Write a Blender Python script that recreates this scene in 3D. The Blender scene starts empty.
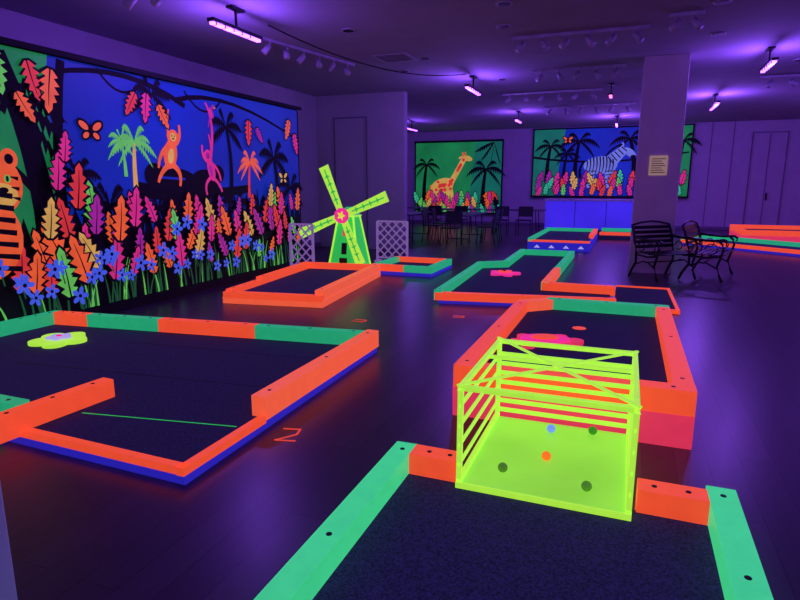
import bpy, bmesh, math, random
from mathutils import Vector, Matrix
random.seed(7)
D=bpy.data; C=bpy.context; SC=C.scene
SC.view_settings.view_transform='Standard'
SC.view_settings.look='None'

# ---------------------------------------------------------------- materials
def lin(c):
    return tuple(((x/255)/12.92 if x/255<=.04045 else ((x/255+.055)/1.055)**2.4) for x in c)+(1,)
def base_mat(name):
    m=D.materials.new(name); m.use_nodes=True
    return m,m.node_tree.nodes,m.node_tree.links,m.node_tree.nodes['Principled BSDF']
def fluor(name,rgb,e=.75,var=.07,scale=14,rough=.55):
    m,n,l,b=base_mat(name)
    c=lin(rgb)
    tc=n.new('ShaderNodeTexCoord'); no=n.new('ShaderNodeTexNoise'); no.inputs['Scale'].default_value=scale
    no.inputs['Detail'].default_value=4
    l.new(tc.outputs['Object'],no.inputs['Vector'])
    r=n.new('ShaderNodeMapRange'); r.inputs['From Min'].default_value=.3; r.inputs['From Max'].default_value=.7
    r.inputs['To Min'].default_value=e*(1-var); r.inputs['To Max'].default_value=e*(1+var*.5)
    l.new(no.outputs['Fac'],r.inputs['Value'])
    b.inputs['Base Color'].default_value=(c[0]*.6,c[1]*.6,c[2]*.6,1)
    b.inputs['Emission Color'].default_value=c
    l.new(r.outputs['Result'],b.inputs['Emission Strength'])
    b.inputs['Roughness'].default_value=rough
    return m
def plain(name,rgb,rough=.6,metal=0,var=.15,scale=8):
    m,n,l,b=base_mat(name)
    c=lin(rgb)
    tc=n.new('ShaderNodeTexCoord'); no=n.new('ShaderNodeTexNoise'); no.inputs['Scale'].default_value=scale
    no.inputs['Detail'].default_value=5
    l.new(tc.outputs['Object'],no.inputs['Vector'])
    r=n.new('ShaderNodeValToRGB')
    r.color_ramp.elements[0].position=.3; r.color_ramp.elements[1].position=.7
    r.color_ramp.elements[0].color=tuple(x*(1-var) for x in c[:3])+(1,)
    r.color_ramp.elements[1].color=tuple(min(1,x*(1+var)) for x in c[:3])+(1,)
    l.new(no.outputs['Fac'],r.inputs['Fac']); l.new(r.outputs['Color'],b.inputs['Base Color'])
    b.inputs['Roughness'].default_value=rough; b.inputs['Metallic'].default_value=metal
    return m
def glow(name,rgb,s):
    m,n,l,b=base_mat(name); c=lin(rgb)
    b.inputs['Base Color'].default_value=(0,0,0,1)
    b.inputs['Emission Color'].default_value=c; b.inputs['Emission Strength'].default_value=s
    return m
ORANGE=fluor('fluor_orange',(255,84,48),.76)
ORANGE2=fluor('fluor_orange_side',(255,100,64),.76)
PINK=fluor('fluor_pink_base',(242,56,96),.68)
MINT=fluor('fluor_mint',(40,190,128),.62)
MINTB=fluor('fluor_mint_bright',(66,220,142),.74)
LIME=fluor('fluor_lime',(180,244,70),.84)
LIMEP=fluor('fluor_lime_panel',(150,228,70),.74,.14,3)
BLUE=fluor('fluor_blue_base',(52,44,215),.5)
WHITE=fluor('fluor_white',(200,190,255),.6)
HOT=fluor('fluor_hot_pink',(255,50,150),.75)
YEL=fluor('fluor_yellow',(225,235,60),.8)
GRN=fluor('fluor_green',(44,205,84),.66)
BLACK=plain('bolt_black',(14,8,20),.5)
DARKM=plain('dark_metal',(44,34,50),.35,.5)
DARKP=plain('dark_plastic',(26,20,38),.45)
WPAINT=plain('white_paint',(190,180,205),.5)
PAPER=fluor('paper',(200,160,150),.4,.05)

def carpet_mat():
    m,n,l,b=base_mat('lane_carpet')
    tc=n.new('ShaderNodeTexCoord'); no=n.new('ShaderNodeTexNoise'); no.inputs['Scale'].default_value=110; no.inputs['Detail'].default_value=3
    l.new(tc.outputs['Object'],no.inputs['Vector'])
    r=n.new('ShaderNodeValToRGB'); r.color_ramp.elements[0].position=.35; r.color_ramp.elements[1].position=.72
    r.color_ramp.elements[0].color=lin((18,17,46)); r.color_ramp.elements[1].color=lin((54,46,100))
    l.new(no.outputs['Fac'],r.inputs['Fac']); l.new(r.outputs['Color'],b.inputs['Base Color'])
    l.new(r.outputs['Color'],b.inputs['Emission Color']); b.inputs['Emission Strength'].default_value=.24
    b.inputs['Roughness'].default_value=.95
    bp=n.new('ShaderNodeBump'); bp.inputs['Strength'].default_value=.4; bp.inputs['Distance'].default_value=.004
    l.new(no.outputs['Fac'],bp.inputs['Height']); l.new(bp.outputs['Normal'],b.inputs['Normal'])
    return m
CARPET=carpet_mat()
def floor_mat():
    m,n,l,b=base_mat('floor_planks')
    tc=n.new('ShaderNodeTexCoord'); mp=n.new('ShaderNodeMapping'); mp.inputs['Rotation'].default_value=(0,0,math.radians(90))
    l.new(tc.outputs['Object'],mp.inputs['Vector'])
    br=n.new('ShaderNodeTexBrick'); br.inputs['Scale'].default_value=1
    br.inputs['Brick Width'].default_value=1.4; br.inputs['Row Height'].default_value=.17
    br.inputs['Mortar Size'].default_value=.002
    br.inputs['Color1'].default_value=lin((88,70,90)); br.inputs['Color2'].default_value=lin((68,52,72)); br.inputs['Mortar'].default_value=lin((34,26,40))
    l.new(mp.outputs['Vector'],br.inputs['Vector'])
    mp2=n.new('ShaderNodeMapping'); mp2.inputs['Scale'].default_value=(14,1.2,1)
    l.new(tc.outputs['Object'],mp2.inputs['Vector'])
    no=n.new('ShaderNodeTexNoise'); no.inputs['Scale'].default_value=2.5; no.inputs['Detail'].default_value=5
    l.new(mp2.outputs['Vector'],no.inputs['Vector'])
    mx=n.new('ShaderNodeMix'); mx.data_type='RGBA'; mx.blend_type='MULTIPLY'; mx.inputs['Factor'].default_value=.5
    l.new(br.outputs['Color'],mx.inputs['A']); l.new(no.outputs['Fac'],mx.inputs['B'])
    l.new(mx.outputs['Result'],b.inputs['Base Color'])
    rr=n.new('ShaderNodeMapRange'); rr.inputs['To Min'].default_value=.26; rr.inputs['To Max'].default_value=.38
    l.new(no.outputs['Fac'],rr.inputs['Value']); l.new(rr.outputs['Result'],b.inputs['Roughness'])
    return m
FLOOR=floor_mat()
WALL=plain('wall_paint',(190,178,196),.8,0,.05,3)
CEIL=plain('ceiling_paint',(160,150,172),.9,0,.05,2)
TRIM=plain('trim_dark',(120,108,134),.6)
COLM=plain('column_paint',(225,210,222),.7,0,.05,3)

# ---------------------------------------------------------------- mesh builder
class MB:
    def __init__(s): s.v=[];s.f=[];s.m=[];s.mats=[];s.sm=[]
    def mi(s,mat):
        if mat not in s.mats: s.mats.append(mat)
        return s.mats.index(mat)
    def add(s,vs,fs,mat,smooth=False):
        o=len(s.v); s.v+= [tuple(v) for v in vs]
        i=s.mi(mat)
        for f in fs: s.f.append(tuple(o+k for k in f)); s.m.append(i); s.sm.append(smooth)
    def prism(s,pts,z0,z1,mat):
        n=len(pts)
        ar=sum(pts[i][0]*pts[(i+1)%n][1]-pts[(i+1)%n][0]*pts[i][1] for i in range(n))
        if ar<0: pts=pts[::-1]
        vs=[(x,y,z0) for x,y in pts]+[(x,y,z1) for x,y in pts]
        fs=[tuple(range(n))[::-1],tuple(range(n,2*n))]+[(i,(i+1)%n,n+(i+1)%n,n+i) for i in range(n)]
        s.add(vs,fs,mat)
    def box(s,x0,x1,y0,y1,z0,z1,mat): s.prism([(x0,y0),(x1,y0),(x1,y1),(x0,y1)],z0,z1,mat)
    def rail(s,p,q,w,z0,z1,mat,bolts=True,ext=0):
        p=Vector(p);q=Vector(q);d=(q-p).normalized();n=Vector((-d.y,d.x))*w/2
        p=p-d*ext;q=q+d*ext
        s.prism([tuple(p-n),tuple(q-n),tuple(q+n),tuple(p+n)],z0,z1,mat)
        if bolts:
            for t in (.06,.5,.94):
                c=p.lerp(q,t); L=(q-p).length
                if t in(.06,.94): c=p+d*(min(.12,L*.2) if t<.5 else L-min(.12,L*.2))
                s.prism([(c.x+.014*math.cos(a*math.pi/5),c.y+.014*math.sin(a*math.pi/5)) for a in range(10)],z1-.002,z1+.002,BLACK)
    def bar(s,p,q,w,mat,w2=None):
        p=Vector(p);q=Vector(q);d=(q-p).normalized(); w2=w2 or w
        up=Vector((0,0,1)) if abs(d.z)<.95 else Vector((0,1,0))
        a=d.cross(up).normalized()*w/2; b=a.cross(d).normalized()*w2/2
        vs=[p-a-b,p+a-b,p+a+b,p-a+b,q-a-b,q+a-b,q+a+b,q-a+b]
        s.add(vs,[(0,1,2,3)[::-1],(4,5,6,7),(0,1,5,4),(1,2,6,5),(2,3,7,6),(3,0,4,7)],mat)
    def tube(s,pts,r,mat,n=8,closed=False):
        pts=[Vector(p) for p in pts]; N=len(pts); vs=[]
        ref=Vector((0,0,1))
        for i,p in enumerate(pts):
            a=pts[max(i-1,0)];b=pts[min(i+1,N-1)]
            d=(b-a).normalized()
            rf=ref if abs(d.dot(ref))<.97 else Vector((0,1,.01))
            u=d.cross(rf).normalized();w=u.cross(d)
            rr=r[i] if isinstance(r,(list,tuple)) else r
            vs+=[p+(u*math.cos(k*2*math.pi/n)+w*math.sin(k*2*math.pi/n))*rr for k in range(n)]
        fs=[]
        for i in range(N-1):
            for k in range(n):
                fs.append((i*n+k,i*n+(k+1)%n,(i+1)*n+(k+1)%n,(i+1)*n+k))
        fs.append(tuple(range(n))[::-1]); fs.append(tuple((N-1)*n+k for k in range(n)))
        s.add(vs,fs,mat,True)
    def sphere(s,c,r,mat,seg=16,sc=(1,1,1)):
        vs=[];fs=[];R=seg//2
        for i in range(R+1):
            t=math.pi*i/R
            for k in range(seg):
                a=2*math.pi*k/seg
                vs.append((c[0]+r*sc[0]*math.sin(t)*math.cos(a),c[1]+r*sc[1]*math.sin(t)*math.sin(a),c[2]+r*sc[2]*math.cos(t)))
        for i in range(R):
            for k in range(seg): fs.append((i*seg+k,(i+1)*seg+k,(i+1)*seg+(k+1)%seg,i*seg+(k+1)%seg))
        s.add(vs,fs,mat,True)
    def xform(s,M,start=0):
        for i in range(start,len(s.v)): s.v[i]=tuple(M@Vector(s.v[i]))
    def done(s,name,bevel=0,parent=None,loc=(0,0,0),rot=0):
        me=D.meshes.new(name); me.from_pydata(s.v,[],s.f)
        for m in s.mats: me.materials.append(m)
        for p,i,sm in zip(me.polygons,s.m,s.sm): p.material_index=i; p.use_smooth=sm
        bm=bmesh.new(); bm.from_mesh(me)
        bmesh.ops.remove_doubles(bm,verts=bm.verts,dist=1e-6)
        bm.to_mesh(me); bm.free()
        o=D.objects.new(name,me); C.collection.objects.link(o)
        o.location=loc; o.rotation_euler=(0,0,rot)
        if bevel:
            b=o.modifiers.new('bevel','BEVEL'); b.width=bevel; b.segments=2; b.limit_method='ANGLE'; b.angle_limit=math.radians(50)
        if parent: o.parent=parent
        return o

# ---------------------------------------------------------------- room shell
H=3.56; XL=-9.0; XR=9.0; YF=-2.5; YB=22.5
def slab(name,x0,x1,y0,y1,z0,z1,mat):
    b=MB(); b.box(x0,x1,y0,y1,z0,z1,mat); return b.done(name)
slab('floor',XL-.2,XR+.2,YF-.2,YB+.2,-.1,0,FLOOR)
slab('ceiling',XL-.2,XR+.2,YF-.2,YB+.2,H,H+.1,CEIL)
slab('wall_back',XL-.2,XR+.2,YB,YB+.2,0,H,WALL)
slab('wall_right',XR,XR+.2,YF,YB,0,H,WALL)
slab('wall_front',XL,XR,YF-.2,YF,0,H,WALL)
slab('wall_left',-7.3,-7.1,YF,12.7,0,H,WALL)
slab('wall_left_return',-7.3,-4.85,12.7,12.9,0,H,WALL)
slab('wall_left_far',XL-.2,XL,12.9,YB,0,H,WALL)
slab('wall_left_inner',XL,-7.3,12.7,12.9,0,H,WALL)
b=MB()
for x in (-6.62,-5.78): b.box(x-.012,x+.012,12.67,12.695,0,3.05,TRIM)
b.box(-6.62,-5.78,12.67,12.695,3.03,3.05,TRIM); b.box(-5.93,-5.87,12.66,12.695,1.0,1.12,DARKM)
b.done('door_1')
b=MB()
for x in (3.65,4.65): b.box(x-.015,x+.015,22.46,22.495,0,3.2,TRIM)
b.box(3.65,4.65,22.46,22.495,3.17,3.2,TRIM); b.box(4.14,4.16,22.47,22.495,0,3.15,TRIM)
b.box(4.2,4.24,22.42,22.495,1.0,1.25,DARKM)
b.done('door_2')
for i,x in enumerate((2.45,3.1,5.4,6.4)):
    slab('trim_%d'%(i+1),x-.012,x+.012,22.485,22.5,0,H,TRIM)
slab('baseboard_back',XL,XR,22.47,22.5,0,.1,TRIM)
slab('baseboard_left',-7.1,-7.07,YF,12.7,0,.1,TRIM)
b=MB(); b.box(-1.30,-1.16,.66,.72,0,2.4,COLM); b.box(-1.3,-1.175,.62,.66,0,2.4,TRIM)
b.done('trim_5',.004)
b=MB(); b.box(.08,.76,10.8,11.45,0,H,COLM); b.done('support_column',.008)
b=MB(); b.box(.28,.56,10.785,10.797,1.66,1.98,PAPER)
for i in range(7): b.box(.31,.53-.03*(i%3),10.783,10.785,1.70+.037*i,1.712+.037*i,BLACK)
b.done('paper_sign')

# ---------------------------------------------------------------- murals
MC=dict(
 k=plain('mural_black',(10,6,18),.8),
 bl=fluor('mural_blue',(8,46,180),.56,.4,.9),
 gr=fluor('mural_green',(28,150,80),.5,.35,1.2),
 tl=fluor('mural_teal',(20,130,104),.5,.35,1.2),
 o=fluor('mural_orange',(252,100,44),.68,.2,6),
 r=fluor('mural_red',(236,60,56),.64,.2,6),
 p=fluor('mural_pink',(228,48,134),.66,.2,6),
 m=fluor('mural_magenta',(176,40,156),.62,.2,6),
 y=fluor('mural_yellow',(232,180,84),.62,.2,6),
 g=fluor('mural_lime',(110,215,90),.6,.2,6),
 gd=fluor('mural_grass',(24,100,56),.45,.2,6),
 f=fluor('mural_flower',(70,98,235),.66,.15,6),
 w=fluor('mural_white',(120,135,215),.6,.2,6),
 t=fluor('mural_aqua',(60,205,150),.6,.2,6))
class Mural:
    def __init__(s,O,A,N,step=.0001):
        s.O=Vector(O);s.A=Vector(A);s.N=Vector(N);s.b=MB();s.k=0;s.step=step
    def poly(s,pts,c):
        s.k+=1
        vs=[s.O+s.A*a+Vector((0,0,z))+s.N*(.004+s.k*s.step) for a,z in pts]
        s.b.add(vs,[tuple(range(len(vs)))],MC[c])
    def rect(s,a0,a1,z0,z1,c): s.poly([(a0,z0),(a1,z0),(a1,z1),(a0,z1)],c)
    def ell(s,a,z,ra,rz,c,rot=0,n=24):
        co,si=math.cos(rot),math.sin(rot)
        s.poly([(a+ra*math.cos(t)*co-rz*math.sin(t)*si,z+ra*math.cos(t)*si+rz*math.sin(t)*co) for t in [2*math.pi*i/n for i in range(n)]],c)
    def stroke(s,pts,w,c):
        n=len(pts);L=[];R=[]
        for i,(a,z) in enumerate(pts):
            p=pts[max(i-1,0)];q=pts[min(i+1,n-1)]
            dx,dz=q[0]-p[0],q[1]-p[1];l=math.hypot(dx,dz) or 1
            ww=(w[0]+(w[1]-w[0])*i/(n-1) if isinstance(w,tuple) else w)/2
            L.append((a-dz/l*ww,z+dx/l*ww));R.append((a+dz/l*ww,z-dx/l*ww))
        s.k+=1
        off=s.N*(.004+s.k*s.step)
        V=[s.O+s.A*a+Vector((0,0,z))+off for a,z in L+R]
        s.b.add(V,[(i,i+1,n+i+1,n+i) for i in range(n-1)],MC[c])
    def curve(s,p0,p1,p2,w,c,n=8):
        s.stroke([((1-t)**2*p0[0]+2*t*(1-t)*p1[0]+t*t*p2[0],(1-t)**2*p0[1]+2*t*(1-t)*p1[1]+t*t*p2[1]) for t in [i/n for i in range(n+1)]],w,c)
    def leaf(s,a,z,L,W,ang,c,outline=True,n=5,rib=True):
        def mk(L,W,dz=0):
            R=[];Lf=[]
            for i in range(n):
                t0=i/n; t1=(i+.75)/n
                w0=W*(.25+.2*math.sin(math.pi*t0)); w1=W*max(.12,math.sin(math.pi*min(1,(t1*.8+.15)))**.8)
                R+=[(w0,t0*L+dz),(w1,t1*L+dz)];Lf+=[(-w0,t0*L+dz),(-w1,t1*L+dz)]
            return R+[(0,L*1.08+dz)]+Lf[::-1]
        co,si=math.cos(ang),math.sin(ang)
        def tr(P): return [(a+x*co+y*si,z-x*si+y*co) for x,y in P]
        if outline: s.poly(tr(mk(L*1.12,W*1.35,-L*.06)),'k')
        s.poly(tr(mk(L,W)),c)
        if rib:
            s.stroke(tr([(0,-.05*L),(W*.06,L*.5),(0,L*.9)]),(W*.16,W*.05),'k')
    def flower(s,a,z,R,c='f'):
        s.poly([(a+R*(.3+.7*abs(math.cos(2.5*t)))*math.cos(t),z+R*(.3+.7*abs(math.cos(2.5*t)))*math.sin(t)) for t in [2*math.pi*i/40 for i in range(40)]],c)
        s.ell(a,z,R*.2,R*.2,'k',n=10)
    def frond(s,a,z,ang,L,c,w=.1,droop=.5):
        ex=a+L*math.cos(ang); ez=z+L*math.sin(ang)-droop*L
        mx=a+L*.6*math.cos(ang); mz=z+L*.75*math.sin(ang)+.06*L
        n=9;U=[];Lo=[]
        for i in range(n+1):
            for q,sc in ((i/n,1),((i+.55)/n,.35)):
                if q>1: continue
                x=(1-q)**2*a+2*q*(1-q)*mx+q*q*ex; y=(1-q)**2*z+2*q*(1-q)*mz+q*q*ez
                ww=L*w*2*math.sin(math.pi*min(1,q*.9+.08))
                U.append((x,y+ww*.35*sc)); Lo.append((x,y-ww*sc))
        s.poly(U+Lo[::-1],c)
    def palm(s,a,z,h,ct,cf,R,lean=.1,nf=7):
        s.curve((a,z),(a-lean*.2,z+h*.5),(a+lean,z+h),(h*.13,h*.07),ct)
        for i in range(nf):
            an=math.radians(-25+230*i/(nf-1)); s.frond(a+lean,z+h,an,R*(1 if i%2 else .85),cf,w=.13,droop=.35+.25*abs(math.cos(an)))
    def butterfly(s,a,z,R,c):
        for sg in(-1,1):
            s.ell(a+sg*R*.6,z+R*.35,R*.66,R*.42,'k',sg*.6); s.ell(a+sg*R*.6,z+R*.35,R*.46,R*.24,c,sg*.6)
            s.ell(a+sg*R*.45,z-R*.35,R*.45,R*.36,'k',-sg*.6); s.ell(a+sg*R*.45,z-R*.35,R*.3,R*.2,c,-sg*.6)
        s.ell(a,z,R*.09,R*.6,'k')
    def parrot(s,a,z,S,c,c2):
        s.ell(a,z,S*.2,S*.38,c,.4); s.ell(a+S*.2,z+S*.38,S*.17,S*.16,c); s.poly([(a+S*.3,z+S*.45),(a+S*.48,z+S*.34),(a+S*.3,z+S*.3)],'y')
        s.ell(a-S*.05,z,S*.1,S*.3,c2,.4); s.stroke([(a-S*.12,z-S*.3),(a-S*.4,z-S*.95)],(S*.18,S*.04),c); s.ell(a+S*.24,z+S*.42,S*.04,S*.04,'k',n=8)
    def monkey(s,a,z,S,c,fl=1,belly='y',th=1):
        s.curve((a,z+S*.1),(a+fl*S*.1,z+S*.9),(a-fl*S*.05,z+S*1.25),(S*.09,S*.05),c)
        s.ell(a,z,S*.22*th,S*.42,c,fl*.25); s.ell(a-fl*S*.02,z-.05*S,S*.1*th,S*.22,belly,fl*.25)
        s.curve((a-fl*S*.1,z+S*.25),(a-fl*S*.5,z+S*.35),(a-fl*S*.42,z+S*.85),(S*.13*th,S*.08),c)
        s.curve((a+fl*S*.1,z+S*.2),(a+fl*S*.45,z),(a+fl*S*.5,z-S*.4),(S*.13*th,S*.08),c)
        s.curve((a-fl*S*.08,z-S*.3),(a-fl*S*.45,z-S*.5),(a-fl*S*.3,z-S*.9),(S*.15*th,S*.09),c)
        s.curve((a+fl*S*.08,z-S*.3),(a+fl*S*.4,z-S*.45),(a+fl*S*.55,z-S*.8),(S*.15*th,S*.09),c)
        hx,hz=a-fl*S*.15,z+S*.52
        s.ell(hx,hz,S*.19,S*.18,c); s.ell(hx-S*.18,hz,S*.07,S*.08,c);s.ell(hx+S*.18,hz,S*.07,S*.08,c)
        s.ell(hx,hz-S*.03,S*.12,S*.12,belly); s.ell(hx-S*.05,hz,S*.02,S*.03,'k',n=8); s.ell(hx+S*.05,hz,S*.02,S*.03,'k',n=8)
        s.ell(hx,hz-.08*S,S*.06,S*.02,'k',n=8)
    def finish(s,name): return s.b.done(name)

# left mural (a = world Y)
m=Mural((-5.72,0,0),(0,1,0),(1,0,0))
m.b.box(-5.78,-5.72,1.6,9.55,0,2.88,MC['k'])
m.rect(1.65,9.5,.1,2.82,'bl')
m.poly([(1.65,.1),(4.62,.1),(4.55,1.2),(4.68,1.8),(4.5,2.3),(4.6,2.82),(1.65,2.82)],'gr')
m.curve((4.35,.3),(4.5,1.6),(4.05,2.75),(.3,.2),'k')
for an in(-35,-10,15,50,90,130,165,200): m.frond(4.15,2.3,math.radians(an),.62,'k',.15,.5)
m.curve((4.62,.3),(4.5,1.7),(4.75,2.8),(.16,.1),'k'); m.curve((4.4,1.3),(4.1,1.7),(3.8,1.9),(.1,.05),'k')
m.curve((4.6,2.65),(5.6,2.95),(6.6,2.55),(.05,.07),'k'); m.curve((6.4,2.6),(7.4,2.95),(9.5,2.3),(.07,.03),'k')
m.curve((6.6,2.75),(7.0,2.3),(7.4,2.75),(.03,.03),'k'); m.curve((5.2,2.8),(5.5,2.4),(5.9,2.75),(.03,.03),'k')
m.palm(3.0,.9,1.3,'k','k',.8)
for (a,z,R) in ((7.45,2.35,.42),(8.7,1.95,.5),(5.2,1.25,.45),(6.9,1.0,.45),(6.0,2.62,.35),(9.2,1.45,.45),(8.2,1.1,.4),(5.95,1.2,.45),(4.8,1.6,.35),(6.6,1.25,.45),(7.6,1.2,.45)):
    for an in(-20,20,60,110,150,195): m.frond(a,z,math.radians(an),R,'k',.18,.45)
m.curve((8.7,.5),(8.85,1.3),(8.7,1.95),(.14,.09),'k')
m.curve((7.45,1.2),(7.6,1.8),(7.45,2.35),(.1,.06),'k')
pts=[(1.65,.1)]; a=1.65
while a<9.45:
    pts+=[(a,.85+.25*random.random()),(a+.07,1.15+.35*random.random())]; a+=.15
m.poly(pts+[(9.5,.9),(9.5,.1)],'k')
m.curve((5.6,1.45),(6.6,1.3),(8.0,1.45),(.2,.12),'k')
m.ell(6.35,1.5,.42,.22,'k'); m.ell(5.95,1.62,.18,.16,'k'); m.ell(6.9,1.52,.3,.2,'k'); m.ell(7.2,1.66,.14,.13,'k')
for a in(6.1,6.3,6.6,6.85,7.05): m.stroke([(a,1.4),(a+.02,1.05)],.1,'k')
m.stroke([(6.0,1.6),(6.5,1.58)],.03,'bl')
m.palm(5.62,1.4,.62,'y','g',.36,.03,9); m.palm(5.48,1.6,.42,'g','g',.24,-.03,8)
m.palm(7.95,1.3,.55,'r','o',.34,.05,9)
m.monkey(6.25,1.9,.46,'o',-1,'y',1.2)
m.monkey(7.05,1.72,.4,'p',1,'m',.9)
m.curve((7.05,1.9),(7.2,2.4),(7.0,2.65),(.06,.03),'p')
m.parrot(7.12,2.52,.22,'m','p')
m.butterfly(5.03,2.1,.15,'o'); m.butterfly(8.95,1.62,.13,'y'); m.butterfly(3.1,2.3,.2,'p')
for a,z,L,ang,c in ((4.35,2.72,.36,2.9,'r'),(4.6,2.68,.42,3.3,'o'),(4.0,2.78,.4,3.0,'g'),(4.2,2.4,.3,2.6,'o'),(5.9,2.62,.34,3.3,'p'),(6.08,2.5,.3,2.6,'o'),(5.72,2.6,.3,3.7,'r'),(8.0,2.5,.36,3.2,'r'),(9.2,2.62,.34,3.5,'o'),(9.35,2.4,.34,2.9,'p'),(8.2,2.4,.26,2.5,'m'),(3.4,2.75,.5,3.1,'o'),(2.8,2.7,.5,3.3,'p')):
    m.leaf(a,z,L,L*.28,ang,c)
for k in range(150):
    a=1.8+7.6*random.random(); z=.12; h=.25+.3*random.random(); d=(random.random()-.5)*.25
    m.curve((a,z),(a+d*.2,z+h*.6),(a+d,z+h),(.03,.006),random.choice(['gd','gd','gd','g']),4)
cols=['o','p','r','o','m','p','y','g','o','r','p','m']
i=0
for row,(zb,LL,st) in enumerate(((.98,.38,.28),(.72,.4,.24),(.42,.38,.29))):
    a=1.9+row*.1
    while a<9.4:
        c=cols[(i*5+row*3)%12]; i+=1
        L=LL*(.75+.5*random.random()) * (1.12 if a<5.2 else .95)
        zz=zb+.2*(random.random()-.5)-(.06 if a<5.2 else 0)
        if not(row<2 and a<4.3 and a>3.2):
            m.leaf(a,zz,L,L*.26,(random.random()-.5)*1.0,c)
        a+=st*(.75+.6*random.random())
# tiger on the left edge
dx=.14
m.ell(3.52+dx,1.0,.4,.42,'o'); m.ell(3.68+dx,1.5,.3,.3,'o'); m.ell(3.47+dx,1.78,.09,.1,'o');m.ell(3.87+dx,1.75,.09,.1,'o'); m.ell(3.47+dx,1.78,.045,.05,'k');m.ell(3.87+dx,1.75,.045,.05,'k'); m.ell(3.76+dx,1.4,.16,.12,'y')
for i in range(7): m.stroke([(3.18+dx,.68+.12*i),(3.5+dx,.73+.12*i),(3.86+dx,.67+.12*i)],(.02,.055),'k')
for i in range(3): m.stroke([(3.94+dx,1.36+.1*i),(3.86+dx,1.38+.1*i)],(.04,.01),'k'); m.stroke([(3.6+.08*i+dx,1.78),(3.62+.06*i+dx,1.68)],(.03,.01),'k')
m.ell(3.64+dx,1.56,.035,.04,'g',n=10); m.ell(3.83+dx,1.56,.035,.04,'g',n=10); m.ell(3.64+dx,1.56,.015,.03,'k',n=10); m.ell(3.83+dx,1.56,.015,.03,'k',n=10); m.ell(3.78+dx,1.45,.05,.03,'k',n=10)
for a,z,L,c in ((4.5,1.45,.38,'p'),(4.72,1.25,.46,'r'),(4.62,1.75,.3,'p'),(4.92,.95,.42,'m'),(4.35,.95,.4,'y'),(8.45,1.15,.36,'y'),(8.75,1.0,.36,'p'),(9.3,1.05,.38,'o'),(4.12,.4,.4,'o'),(5.25,.85,.5,'o'),(5.5,1.0,.45,'p')): m.leaf(a,z,L,L*.27,.15,c)
for k in range(30):
    a=3.75+k*.16+random.random()*.1; z=.26+random.random()*.46
    R=.075+.04*random.random()
    m.stroke([(a,z),(a+.03,z-.18)],.016,'gd'); m.flower(a,z,R)
for a,z in((4.0,.5),(4.35,.62),(4.9,.5),(5.1,.7),(6.2,.92),(6.4,1.0),(6.7,.95)): m.flower(a,z,.11)
m.rect(1.6,9.55,0,.12,'k'); m.rect(1.6,9.55,2.82,2.88,'k')
m.finish('jungle_mural')

# giraffe mural
m=Mural((0,22.43,0),(1,0,0),(0,-1,0),.0004)
m.b.box(-8.1,-4.55,22.43,22.495,.38,3.2,MC['k'])
m.rect(-8.05,-4.6,.42,3.14,'gr'); m.poly([(-5.9,.42),(-4.6,.42),(-4.6,3.14),(-5.6,3.14)],'tl')
m.palm(-5.3,.6,1.5,'k','k',.8); m.palm(-7.7,.9,1.4,'k','k',.6)
for an in(200,230,260,290): m.frond(-4.9,3.1,math.radians(an),.8,'k',.1,.1)
m.ell(-6.95,1.45,.5,.3,'y',.35)
for a,b2 in((-7.3,-7.35),(-7.15,-7.1),(-6.7,-6.7),(-6.6,-6.5)): m.stroke([(a,1.4),(b2,.95),(b2+.02,.55)],(.16,.09),'y')
m.poly([(-6.85,1.35),(-6.5,1.5),(-5.98,2.45),(-6.14,2.56)],'y'); m.ell(-5.95,2.52,.22,.1,'y',-.3); m.stroke([(-6.1,2.58),(-6.14,2.75)],.05,'o'); m.stroke([(-6.02,2.6),(-6.02,2.76)],.05,'o'); m.ell(-6.2,2.55,.09,.04,'y',.5)
m.stroke([(-7.4,1.5),(-7.5,1.0)],.05,'o')
for k in range(30):
    t=random.random()
    if k<15: a,z=-6.95+(random.random()-.5)*.8,1.45+(random.random()-.5)*.4
    else: a,z=-6.68+.62*t,1.45+1.05*t
    m.ell(a,z,.07,.06,'r',random.random()*3,7)
for row in range(3):
    for k in range(12):
        c=random.choice('opyrmgtk'); L=.46-.05*row
        m.leaf(-7.95+.29*k+.1*random.random(),[.85,.65,.48][row]+.1*random.random()-.1,L,L*.27,(random.random()-.5)*.9,c,n=4)
m.rect(-8.1,-4.55,.38,.45,'k'); m.rect(-8.1,-4.55,3.12,3.2,'k')
m.finish('giraffe_mural')
# zebra mural
m=Mural((0,22.43,0),(1,0,0),(0,-1,0),.0004)
m.b.box(-3.45,1.9,22.43,22.495,1.05,3.52,MC['k'])
m.rect(-3.4,1.85,1.1,3.48,'tl'); m.poly([(-2.6,1.1),(.7,1.1),(1.0,3.48),(-2.3,3.48)],'bl'); m.poly([(1.0,1.1),(1.85,1.1),(1.85,3.48),(.9,3.48)],'gr')
m.palm(-2.9,1.6,1.3,'k','k',.6); m.palm(-1.9,1.7,1.35,'k','k',.75,.1); m.palm(.1,1.6,1.5,'k','k',.7,-.2); m.palm(1.5,1.6,1.4,'k','k',.6); m.palm(-2.3,1.6,1.0,'k','k',.5)
m.curve((-3.4,2.5),(-1,2.1),(1.8,2.6),(.08,.05),'k')
dx=-.18
m.ell(-.85+dx,2.2,.58,.31,'w',.05)
for a in(-1.25,-1.08,-.58,-.42): m.stroke([(a+dx,2.1),(a-.03+dx,1.75),(a+.03+dx,1.4)],(.18,.1),'w')
m.poly([(-.55+dx,2.05),(-.24+dx,2.3),(.08+dx,2.7),(-.2+dx,2.84),(-.74+dx,2.44)],'w'); m.ell(.1+dx,2.62,.25,.12,'w',-.65); m.ell(-.15+dx,2.88,.05,.1,'w'); m.ell(.22+dx,2.47,.09,.07,'k')
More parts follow.
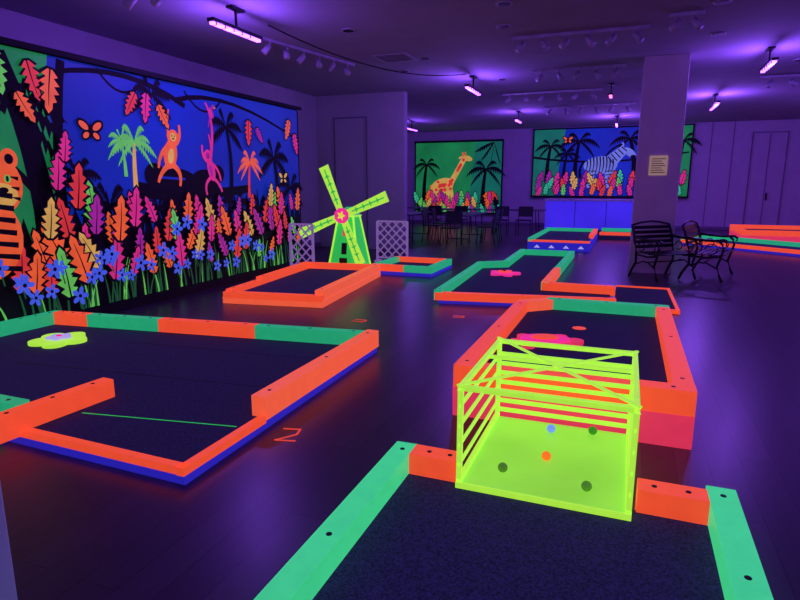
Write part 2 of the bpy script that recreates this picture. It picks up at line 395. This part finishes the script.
m.curve((-1.4+dx,2.35),(-1.62+dx,2.1),(-1.52+dx,1.75),(.06,.1),'k')
for k in range(9):
    a=-1.32+.11*k; hh=.3*math.sqrt(max(0,1-((a+.85)/.58)**2)); m.curve((a+dx,2.2+hh),(a+.06+dx,2.2),(a-.02+dx,2.2-hh),(.05,.025),'k',4)
for k in range(5): m.stroke([(-.62+.11*k+dx,2.5+.08*k),(-.4+.1*k+dx,2.23+.11*k)],.036,'k')
for a in(-1.25,-1.08,-.58,-.42):
    for z in(1.55,1.7,1.85,1.98): m.stroke([(a-.08+dx,z),(a+.08+dx,z+.02)],.03,'k')
m.curve((-.7+dx,2.5),(-.42+dx,2.88),(-.16+dx,2.9),.06,'k')
m.butterfly(-2.2,3.1,.16,'o'); m.butterfly(1.3,2.9,.16,'p')
for row in range(3):
    for k in range(16):
        c=random.choice('opyrgopptm'); L=.46-.04*row
        m.leaf(-3.25+.32*k+.1*random.random(),[1.55,1.35,1.15][row]+.12*random.random()-.1,L,L*.27,(random.random()-.5)*.9,c,n=4)
m.rect(-3.45,1.9,1.05,1.12,'k'); m.rect(-3.45,1.9,3.47,3.52,'k')
m.finish('zebra_mural')

# ---------------------------------------------------------------- golf lanes
b=MB()
b.box(-1.04,.52,-.6,2.62,0,.05,CARPET)
b.box(-1.06,-.95,-.6,2.68,0,.16,MINTB); b.box(.42,.54,-.6,2.76,0,.16,MINTB)
b.box(-.95,-.70,2.56,2.68,0,.16,ORANGE); b.box(.13,.42,2.6,2.72,0,.16,ORANGE)
for x,y in((-1.0,2.6),(-.86,2.62),(-.75,2.62),(.2,2.66),(.34,2.66),(.48,2.68),(.48,2.1),(.48,1.3),(-1.0,1.8),(-1.0,1.0)):
    b.prism([(x+.013*math.cos(a*.628),y+.013*math.sin(a*.628)) for a in range(10)],.158,.163,BLACK)
b.done('mini_golf_lane',.006)
# raised lane behind the goal
b=MB()
X0,X1,Y0,Y1=-.99,.44,3.5,6.1
b.box(X0,X1,Y0,Y1,0,.2,PINK); b.box(X0+.1,X1-.1,Y0+.1,Y1-.1,.2,.245,CARPET)
w=.12
b.rail((X0+w/2,Y0),(X0+w/2,Y1-.3),w,.2,.35,ORANGE); b.rail((X1-w/2,Y0+w),(X1-w/2,Y1-.12),w,.2,.35,ORANGE)
b.rail((X0+w,Y0+w/2),(X1,Y0+w/2),w,.2,.35,ORANGE)
b.rail((X0+w/2,Y1-.3),(X0+.32,Y1-.06),w,.2,.349,ORANGE2,False,.03)
b.rail((X0+.28,Y1-w/2),(X1,Y1-w/2),w,.2,.35,MINT)
b.prism([(-.33+.06*math.cos(a*.4),5.25+.06*math.sin(a*.4)) for a in range(16)],.245,.25,ORANGE)
b.done('mini_golf_lane',.006)
# left wide lane
b=MB()
P=[(-5.58,2.2),(-2.0,2.12),(-2.05,4.68),(-5.54,4.28)]
b.prism(P,0,.045,BLUE)
b.prism([(-5.56,2.22),(-2.02,2.14),(-2.07,4.65),(-5.53,4.25)],.045,.075,CARPET)
b.rail((-3.4,2.18),(-2.01,2.15),.05,.045,.09,ORANGE,False); b.rail((-2.03,2.12),(-2.03,2.85),.05,.045,.09,ORANGE,False)
b.rail((-2.06,2.86),(-2.08,4.66),.11,.06,.21,ORANGE2)
b.rail((-3.29,2.0),(-3.24,2.8),.1,.05,.2,ORANGE)
def lp(t):
    p=Vector((-2.02,4.62)).lerp(Vector((-5.5,4.2)),t); return (p.x,p.y)
b.rail(lp(0.03),lp(.34),.1,.06,.2,MINT); b.rail(lp(.34),lp(.64),.1,.06,.201,ORANGE); b.rail(lp(.64),lp(.88),.1,.06,.2,MINT); b.rail(lp(.88),lp(1),.1,.06,.201,ORANGE)
b.rail((-5.53,4.25),(-5.55,3.75),.1,.06,.2,MINT); b.rail((-5.55,3.75),(-5.55,2.25),.1,.06,.2,MINT)
b.rail((-5.55,2.27),(-3.36,2.27),.1,.06,.2,MINT)
b.rail((-3.15,2.5),(-2.1,2.68),.009,.074,.077,GRN,False)
b.rail((-4.6,3.1),(-2.15,3.35),.008,.074,.077,BLACK,False); b.rail((-4.3,3.9),(-2.15,4.1),.008,.074,.077,BLACK,False)
b.done('mini_golf_lane',.006)
# windmill lane
b=MB()
q0,q1,q2,q3=(-4.8,6.0),(-3.45,6.2),(-3.78,8.8),(-5.12,8.65)
def L2(p,q,t): return (p[0]+(q[0]-p[0])*t,p[1]+(q[1]-p[1])*t)
b.prism([q0,q1,q2,q3],0,.09,ORANGE2); b.prism([L2(q0,q2,.02),L2(q1,q3,.02),L2(q2,q0,.02),L2(q3,q1,.02)],.09,.1,CARPET)
b.rail((-4.8,6.05),(-3.46,6.24),.1,.07,.15,ORANGE); b.rail((-3.52,6.24),(-3.84,8.8),.11,.07,.21,ORANGE2)
b.rail((-4.77,6.1),(-4.86,6.9),.1,.07,.17,ORANGE); b.rail((-4.86,6.9),(-5.07,8.62),.1,.07,.21,ORANGE)
b.rail((-5.07,8.62),(-3.84,8.76),.1,.07,.2,ORANGE)
b.done('mini_golf_lane',.006)
# green lane to the right of the windmill
b=MB()
X0,X1,Y0,Y1=-4.05,-2.95,9.0,10.2
b.box(X0,X1,Y0,Y1,0,.06,BLUE); b.box(X0+.02,X1-.02,Y0+.02,Y1-.02,.06,.08,CARPET)
b.rail((X0,Y0+.05),(X1-.5,Y0+.05),.1,.06,.17,ORANGE); b.rail((X1-.5,Y0+.05),(X1,Y0+.05),.1,.06,.17,MINT)
b.rail((X1-.05,Y0+.1),(X1-.05,Y1),.1,.06,.17,MINT); b.rail((X0,Y1-.05),(X1-.1,Y1-.05),.1,.06,.17,ORANGE); b.rail((X0+.05,Y0+.1),(X0+.05,Y1-.1),.1,.06,.17,MINT)
b.done('mini_golf_lane',.005)
# middle lane with kinked rail
b=MB()
ring=[(-2.2,7.0),(-2.35,9.9),(-1.95,10.2),(-2.0,12.2),(-1.0,12.2),(-1.0,8.1),(-.12,8.1),(-.1,7.35)]
b.prism(ring,0,.05,BLUE)
b.prism([(-2.18,7.02),(-2.3,9.9),(-1.9,10.15),(-1.95,12.15),(-1.03,12.15),(-1.03,8.08),(-.14,8.08),(-.12,7.37)],.05,.07,CARPET)
for p,q,mt in ((0,1,MINT),(1,2,MINT),(2,3,MINT),(3,4,MINT),(4,5,MINT),(5,6,ORANGE)):
    b.rail(ring[p],ring[q],.1,.05,.18,mt,True,.04)
b.rail((-1.0,9.6),(-1.0,8.1),.104,.05,.185,ORANGE2)
b.rail(ring[0],ring[7],.1,.05,.15,ORANGE,True,.04)
b.box(-.08,.64,7.42,9.0,0,.03,CARPET)
b.rail((-.08,7.36),(.66,7.44),.035,0,.05,ORANGE,False); b.rail((.64,7.4),(.62,9.0),.035,0,.05,ORANGE,False); b.rail((-.08,9.0),(.64,9.0),.035,0,.05,ORANGE,False)
b.done('mini_golf_lane',.005)
# far lane before the desk
b=MB()
X0,X1,Y0,Y1=-2.15,-.75,13.8,17.2
b.box(X0,X1,Y0,Y1,0,.2,BLUE); b.box(X0+.05,X1-.05,Y0+.05,Y1-.05,.2,.21,CARPET)
b.rail((X0,Y0+.05),(X1,Y0+.05),.1,.19,.24,ORANGE); b.rail((X0+.05,Y0),(X0+.05,Y1),.1,.2,.28,MINT); b.rail((X0,Y1-.05),(X1,Y1-.05),.1,.2,.3,MINT); b.rail((X1-.05,15),(X1-.05,Y1),.1,.2,.3,ORANGE)
for i in range(4):
    x=X0+.15+i*.33; s0=len(b.v)
    b.prism([(x,0),(x+.14,0),(x+.07,.07)],0,.006,WHITE)
    b.xform(Matrix.Translation((0,Y0-.007,.06))@Matrix(((1,0,0,0),(0,0,1,0),(0,1,0,0),(0,0,0,1))),s0)
b.box(-.75,.3,17.3,18.7,0,.12,CARPET)
b.rail((-.7,17.35),(.3,17.35),.1,.1,.2,ORANGE); b.rail((-.7,18.7),(.3,18.7),.1,.1,.22,MINT); b.rail((.28,17.4),(.28,18.7),.1,.1,.2,MINT)
b.done('mini_golf_lane',.005)
# right far lane
b=MB()
b.prism([(1.35,16.4),(3.7,14.3),(4.6,15.2),(2.2,17.4)],0,.06,BLUE); b.prism([(1.4,16.4),(3.7,14.35),(4.55,15.2),(2.2,17.35)],.06,.08,CARPET)
b.rail((1.35,16.4),(3.7,14.3),.1,.06,.14,ORANGE); b.rail((1.35,16.4),(2.2,17.4),.1,.06,.2,MINT); b.rail((2.2,17.4),(4.6,15.2),.1,.06,.18,MINT)
b.done('mini_golf_lane',.005)
b=MB()
b.box(2.85,5.4,17.5,19.6,0,.2,PINK); b.box(2.95,5.3,17.6,19.5,.2,.25,CARPET)
b.rail((2.85,17.55),(5.4,17.55),.12,.2,.34,ORANGE); b.rail((2.91,17.6),(2.91,19.6),.12,.2,.34,ORANGE); b.rail((2.85,19.55),(5.4,19.55),.12,.2,.36,ORANGE); b.rail((5.34,17.6),(5.34,19.5),.12,.2,.34,MINT)
b.done('mini_golf_lane',.005)

# ---------------------------------------------------------------- soccer goal obstacle
b=MB()
x0,x1,y0,y1,z0,zt=-.69,.11,2.52,3.44,.052,.56
b.box(x0,x1,y0,y1,z0,z0+.015,LIMEP)
b.box(x0,x1,y0-.012,y0,0.051,z0+.03,LIME)
T=.026
for x in(x0+T/2,x1-T/2):
    b.bar((x,y0+T/2,z0),(x,y0+T/2,zt),T,LIME); b.bar((x,y1-T/2,z0),(x,y1-T/2,zt),T,LIME)
    b.bar((x,y0,zt),(x,y1,zt),T,LIME); b.bar((x,y0,z0+.03),(x,y1,z0+.03),T,LIME)
    for z in(.17,.27,.37,.47): b.bar((x,y0,z),(x,y1,z),.012,LIME,.022)
for y in(y0+T/2,y1-T/2): b.bar((x0,y,zt),(x1,y,zt),T,LIME)
for z in(.12,.18,.24,.30,.36,.42,.48): b.bar((x0,y1-T/2,z),(x1,y1-T/2,z),.02,LIME,.024)
b.bar((x0,y0,zt+.012),(x1,y1,zt+.012),.02,LIME,.01); b.bar((x1,y0,zt+.018),(x0,y1,zt+.018),.02,LIME,.01)
b.bar((x0,(y0+y1)/2+.1,zt),(x1,(y0+y1)/2+.1,zt),.02,LIME)
b.done('soccer_goal_obstacle',.003)
BALLS=[fluor('ball_blue',(120,150,255),.8,.05),fluor('ball_green',(60,150,30),.5,.05),fluor('ball_olive',(90,140,40),.45,.05),fluor('ball_orange',(255,110,30),.9,.05),fluor('ball_lime',(90,150,40),.45,.05)]
for (x,y),mt in zip(((-.33,3.3),(-.1,3.36),(-.5,2.72),(-.31,2.93),(-.09,2.68)),BALLS):
    q=MB(); q.sphere((0,0,0),.025,mt,20); q.done('golf_ball',loc=(x,y,z0+.015+.025))

# ---------------------------------------------------------------- windmill
b=MB()
def frustum(b,w0,w1,z0,z1,mat):
    vs=[(-w0,-w0,z0),(w0,-w0,z0),(w0,w0,z0),(-w0,w0,z0),(-w1,-w1,z1),(w1,-w1,z1),(w1,w1,z1),(-w1,w1,z1)]
    b.add(vs,[(3,2,1,0),(4,5,6,7),(0,1,5,4),(1,2,6,5),(2,3,7,6),(3,0,4,7)],mat)
b.box(-.34,.34,-.34,.34,0,.06,ORANGE)
frustum(b,.28,.14,.06,.95,GRN)
frustum(b,.17,.17,.95,.98,LIME); frustum(b,.16,.04,.98,1.12,MINT)
for sx in(-1,1):
    b.bar((sx*.285,-.285,.06),(sx*.145,-.145,.95),.03,LIME); b.bar((sx*.285,.285,.06),(sx*.145,.145,.95),.03,LIME)
b.bar((0,-.252,.3),(0,-.22,.5),.1,BLACK,.01); b.box(-.07,.07,-.3,-.262,.06,.24,BLACK)
b.bar((0,-.2,.62),(0,-.182,.72),.08,PINK,.012)
b.tube([(0,-.1,.98),(0,-.3,.98)],.03,BLACK)
s0=len(b.v)
for k in range(4):
    a=math.radians(22+90*k); co_,si_=math.cos(a),math.sin(a)
    def Q(r,t,y): return (co_*r-si_*t,y,si_*r+co_*t)
    R1=.9
    vs=[Q(.08,-.06,-.28),Q(R1,-.095,-.28),Q(R1,.095,-.28),Q(.08,.06,-.28),Q(.08,-.06,-.295),Q(R1,-.095,-.295),Q(R1,.095,-.295),Q(.08,.06,-.295)]
    b.add(vs,[(0,1,2,3),(7,6,5,4),(0,4,5,1),(1,5,6,2),(2,6,7,3),(3,7,4,0)],LIME)
    b.add([Q(.2,-.012,-.297),Q(.84,-.012,-.297),Q(.84,.012,-.297),Q(.2,.012,-.297)],[(0,1,2,3)],GRN)
    for r in(.28,.42,.56,.7): b.add([Q(r,-.055,-.298),Q(r+.05,0,-.298),Q(r,.055,-.298)],[(0,1,2)],GRN)
b.xform(Matrix.Translation((0,0,.98)),s0)
s0=len(b.v)
b.prism([(.14*math.cos(i*math.pi/4+.39),.14*math.sin(i*math.pi/4+.39)) for i in range(8)],0,.03,HOT)
b.prism([((.04 if i%2 else .09)*math.cos(i*math.pi/5),(.04 if i%2 else .09)*math.sin(i*math.pi/5)) for i in range(10)],.03,.04,YEL)
b.xform(Matrix.Translation((0,-.3,.98))@Matrix.Rotation(math.radians(90),4,'X'),s0)
b.done('windmill_obstacle',.004,loc=(-4.62,9.35,0),rot=math.radians(2))

# ---------------------------------------------------------------- lattice panels
WHITE2=fluor('lattice_white',(150,110,190),.5)
def lattice(x0,x1,y,z1):
    b=MB(); W=x1-x0; m_=WHITE2
    for x in(0,W): b.bar((x,0,0),(x,0,z1),.035,m_)
    for z in(.08,z1): b.bar((0,0,z),(W,0,z),.03,m_)
    st=.17
    k=-z1+.04
    while k<W:
        for sg in(0,1):
            xa,za=k,.08; xb,zb=k+z1-.08,z1
            if xa<0: za+=-xa; xa=0
            if xb>W: zb-=xb-W; xb=W
            if xb-xa>.03:
                if sg: b.bar((W-xa,.006,za),(W-xb,.006,zb),.006,m_,.026)
                else: b.bar((xa,-.006,za),(xb,-.006,zb),.006,m_,.026)
        k+=st
    for x in(0,W): b.box(x-.05 if x else -.02,x+.02 if x else .05,-.12,.12,0,.03,m_)
    return b.done('lattice_panel',loc=(x0,y,0))
lattice(-5.6,-5.14,8.95,.82); lattice(-4.62,-3.98,10.6,.8)

# ---------------------------------------------------------------- small lane obstacles
def lobed(name,loc,R,n,mat,mat2,rot=0,h=.04,sq=1,depth=.3):
    b=MB()
    pts=[(R*(1-depth+depth*abs(math.cos(n/2*t)))*math.cos(t),sq*R*(1-depth+depth*abs(math.cos(n/2*t)))*math.sin(t)) for t in [2*math.pi*i/60 for i in range(60)]]
    b.prism(pts,0,h,mat)
    b.prism([(x*.45,y*.45) for x,y in pts],h,h+.02,mat2)
    b.prism([(R*.1*math.cos(i*.5),R*.1*math.sin(i*.5)) for i in range(12)],h+.02,h+.03,HOT if mat2 is WHITE else BLACK)
    return b.done(name,.004,loc=loc,rot=rot)
lobed('flower_obstacle',(-4.82,3.68,.076),.25,5,LIME,WHITE,.3,.035)
lobed('starfish_obstacle',(-1.8,9.3,.071),.26,5,HOT,ORANGE,.2,.04,depth=.6)
b=MB()
b.prism([(.2*math.cos(i*.35),.13*math.sin(i*.35)) for i in range(18)],0,.05,HOT)
for x,y,r in((.24,0,.07),(.15,.13,.055),(-.15,.13,.055),(.15,-.13,.055),(-.15,-.13,.055),(-.24,0,.03)):
    b.prism([(x+r*math.cos(i*.5),y+r*math.sin(i*.5)) for i in range(12)],0,.035,PINK)
b.prism([(.11*math.cos(i*.7),.07*math.sin(i*.7)) for i in range(9)],.05,.065,ORANGE)
b.done('turtle_obstacle',.004,loc=(-.55,4.62,.246),rot=.3)

# floor numbers
def fnum(loc,strokes,rot,s=.16):
    b=MB()
    for st in strokes:
        for p,q in zip(st[:-1],st[1:]): b.rail((p[0]*s,p[1]*s),(q[0]*s,q[1]*s),.013,0,.004,FN,False,.004)
    b.done('floor_number',loc=(loc[0],loc[1],0.0005),rot=rot)
FN=fluor('floor_tape',(245,80,60),.6)
fnum((-1.87,2.74),[[(0,1.1),(.7,1.1),(.7,.6),(0,0),(.8,0)]],.25,.15)
fnum((-2.8,5.7),[[(0,0),(1,0)],[(0,.6),(1,.6)],[(1,0),(1,.6)]],.0,.14)
fnum((-1.8,6.3),[[(0,0),(1,0),(1,.6),(0,.6)]],.1,.12)

# ---------------------------------------------------------------- garden benches
def bench(loc,rot,W=1.05):
    b=MB(); M=DARKM
    for x in(-W/2,W/2):
        b.tube([(x,-.29,.015),(x,-.25,.1),(x,-.2,.25),(x,-.25,.42),(x,-.27,.52),(x,-.25,.6),(x,-.2,.64)],.019,M)
        b.tube([(x,.33,.015),(x,.29,.12),(x,.2,.27),(x,.2,.42),(x,.25,.6),(x,.3,.78),(x,.34,.86)],.02,M)
        b.tube([(x,-.3,.58),(x,-.31,.63),(x,-.26,.66),(x,-.1,.65),(x,.1,.66),(x,.27,.68)],.021,M)
        b.tube([(x,-.25,.41),(x,-.05,.38),(x,.2,.4)],.017,M)
        b.tube([(x,-.2,.22),(x,-.05,.3),(x,.05,.3),(x,.2,.24)],.012,M)
        b.tube([(x,-.1+.09*math.cos(t*.6),.52+.08*math.sin(t*.6)) for t in range(10)],.009,M)
        b.tube([(x,.1+.07*math.cos(t*.6),.53+.07*math.sin(t*.6)) for t in range(10)],.009,M)
    for i in range(6): b.bar((-W/2,-.25+.083*i,.43-.006*math.sin(i)),(W/2,-.25+.083*i,.43),.06,M,.014)
    for i in range(5): b.bar((-W/2,.215+.028*i,.52+.075*i),(W/2,.215+.028*i,.52+.075*i),.02,M,.05)
    b.tube([(-W/2,.34,.86),(-W/4,.35,.9),(0,.35,.915),(W/4,.35,.9),(W/2,.34,.86)],.018,M)
    b.tube([(-W/2,-.0,.29),(W/2,0,.29)],.01,M)
    b.done('garden_bench',loc=(loc[0],loc[1],0),rot=rot)
bench((.6,10.2),math.radians(42),.78); bench((1.3,10.65),math.radians(74),1.05)

# ---------------------------------------------------------------- reception desk
DESK=fluor('desk_front',(72,48,245),.62,.2,1)
b=MB()
b.box(-2.5,.3,19.4,20.1,0,1.0,DESK); b.box(-2.56,.36,19.34,20.16,1.0,1.06,WPAINT); b.box(-2.5,.3,19.385,19.4,0,.1,DARKP)
for x in(-1.57,-.63): b.box(x-.008,x+.008,19.392,19.4,.1,1.0,DARKP)
b.done('reception_desk',.006)

# ---------------------------------------------------------------- tables and chairs
TOPM=plain('table_top',(95,88,110),.5)
def table(x,y,rot=0,L=1.8):
    b=MB(); b.box(-L/2,L/2,-.38,.38,.71,.745,TOPM)
    for sx in(-1,1):
        for sy in(-1,1): b.tube([(sx*(L/2-.2),sy*.3,0),(sx*(L/2-.25),sy*.3,.71)],.014,DARKM)
        b.tube([(sx*(L/2-.21),-.3,.12),(sx*(L/2-.21),.3,.12)],.01,DARKM)
    b.done('folding_table',.004,loc=(x,y,0),rot=rot)
def chair(x,y,rot):
    b=MB(); P=DARKP
    for sx in(-.21,.21):
        b.tube([(sx,-.23,0),(sx,-.19,.44)],.012,DARKM); b.tube([(sx,.25,0),(sx,.19,.44),(sx,.25,.84)],.012,DARKM)
    b.box(-.23,.23,-.22,.22,.435,.465,P)
    b.add([(-.22,.2,.55),(.22,.2,.55),(.21,.26,.86),(-.21,.26,.86),(-.22,.22,.55),(.22,.22,.55),(.21,.28,.86),(-.21,.28,.86)],[(0,1,2,3),(7,6,5,4),(0,4,5,1),(1,5,6,2),(2,6,7,3),(3,7,4,0)],P)
    b.done('stacking_chair',.003,loc=(x,y,0),rot=rot)
table(-5.6,15.2,math.radians(90)); table(-5.3,18.4,0); table(-3.3,18.6,0,1.8); table(-7.2,19.2,0)
table(-4.1,15.4,math.radians(90))
for x,y,r in((-4.85,14.9,90),(-4.85,15.7,95),(-3.35,14.8,-90),(-3.4,15.6,-85),(-6.4,15.4,-92),(-4.1,14.05,0),(-5.7,17.5,5),(-4.9,17.6,-4),(-3.6,17.7,3),(-2.9,17.8,0),(-5.6,13.75,10),(-7.2,18.3,0)):
    chair(x,y,math.radians(r))

# ---------------------------------------------------------------- ceiling items
UVG=glow('uv_tube',(140,66,255),12); UVP=glow('uv_tube_pink',(255,90,190),5)
def uv(x,y0,y1,z,mat=UVG,E=60,light=True,col=(.265,.088,1)):
    b=MB(); yc=(y0+y1)/2;L=(y1-y0)
    b.box(-.045,.045,-L/2,L/2,.02,.06,DARKP); b.box(-.028,.028,-L/2+.02,L/2-.02,-.01,.02,mat)
    for k in range(int(L/.16)): b.box(-.04,.04,-L/2+.06+k*.16,-L/2+.068+k*.16,-.014,.02,DARKP)
    b.bar((0,0,.06),(0,0,H-z-.02),.025,DARKP); b.box(-.05,.05,-.12,.12,H-z-.03,H-z-.002,DARKP)
    b.done('blacklight_fixture',.003,loc=(x,yc,z))
    if light:
        ld=D.lights.new('blacklight_lamp','POINT'); ld.energy=E*.7; ld.color=col; ld.shadow_soft_size=.12
        lo=D.objects.new('blacklight_lamp',ld); lo.location=(x,yc,z-.16); C.collection.objects.link(lo)
uv(-4.5,5.7,6.65,3.28,E=90)
uv(-2.96,11.0,12.0,3.28,E=95)
uv(1.86,10.4,11.3,3.28,E=105)
uv(1.7,15.1,16.4,3.28,E=170)
uv(-3.1,16.9,17.7,3.28,E=90)
uv(-.5,13.2,13.5,3.3,mat=UVP,light=False)
uv(6.2,9.5,10.5,3.28,E=145); uv(5.5,16,17,3.28,E=190); uv(-.5,19.0,20,3.28,E=140)  # extra fixtures added to fill the right side and back with light
uv(.2,1.5,2.5,3.28,E=80); uv(-5.0,0,1,3.28,E=75); uv(4.5,3.5,4.5,3.28,E=155); uv(-6.8,18,19,3.28,E=60)  # added fill fixtures too, the ones near the camera brighten the column
def track(p,q,n,z=3.46):
    b=MB(); p=Vector(p);q=Vector(q); b.bar((p.x,p.y,H-.02),(q.x,q.y,H-.02),.035,WPAINT)
    d=(q-p)
    for i in range(n):
        c=p+d*((i+.5)/n); s=1 if i%2 else -1
        b.tube([(c.x,c.y,H-.03),(c.x,c.y,H-.12)],.012,WPAINT)
        b.tube([(c.x-.02*s,c.y-.03,H-.10),(c.x+.05*s,c.y-.1,H-.21)],[.035,.05],WPAINT,10)
    b.done('track_light')
track((-1.7,8.75),(.1,8.75),6); track((-1.8,11.3),(-.2,11.3),5); track((-2.9,13.9),(-.7,13.9),6); track((-5.0,7.4),(-4.6,9.6),6); track((-2.3,16.5),(0,16.5),6); track((.3,8.3),(.7,8.3),2)
track((-5.2,5.2),(-4.6,5.2),2); track((2.2,13.5),(3.6,13.5),4)
def down(x,y):
    b=MB()
    o=[(.1*math.cos(i*.3927),.1*math.sin(i*.3927)) for i in range(16)]
    b.prism(o,-.012,-.001,WPAINT); b.prism([(c*.75,d*.75) for c,d in o],-.016,-.011,BLACK)
    b.done('recessed_downlight',loc=(x,y,H))
for x,y in((-3.7,7.56),(-1.7,8.13),(-1.5,7.16),(.84,8.0),(-3.3,9.6),(-4.0,10.5),(1.0,9.6),(-.3,7.0),(-2.5,12),(2.5,12)): down(x,y)
b=MB(); b.box(-.3,.3,-.3,.3,-.012,-.001,WPAINT)
for i in range(7): b.box(-.25,.25,-.25+.075*i,-.225+.075*i,-.018,-.011,TRIM)
b.done('air_vent',loc=(-3.75,9.4,H))
b=MB()
P0=Vector((-4.44,6.76,3.5));P2=Vector((-2.95,10.9,3.5));P1=(P0+P2)/2+Vector((0,0,-.45))
b.tube([P0*(1-t)**2+P1*2*t*(1-t)+P2*t*t for t in [i/16 for i in range(17)]],.009,BLACK,6); b.done('ceiling_cable')

# ---------------------------------------------------------------- world, camera
w=D.worlds.new('World'); SC.world=w; w.use_nodes=True
w.node_tree.nodes['Background'].inputs[0].default_value=(.02,.01,.05,1)
cam=D.cameras.new('Camera'); co=D.objects.new('Camera',cam); C.collection.objects.link(co)
cam.sensor_width=36; cam.lens=578*36/800
co.location=(0,0,1.5); co.rotation_euler=(math.radians(90-11.25),0,math.radians(21.3))
SC.camera=co
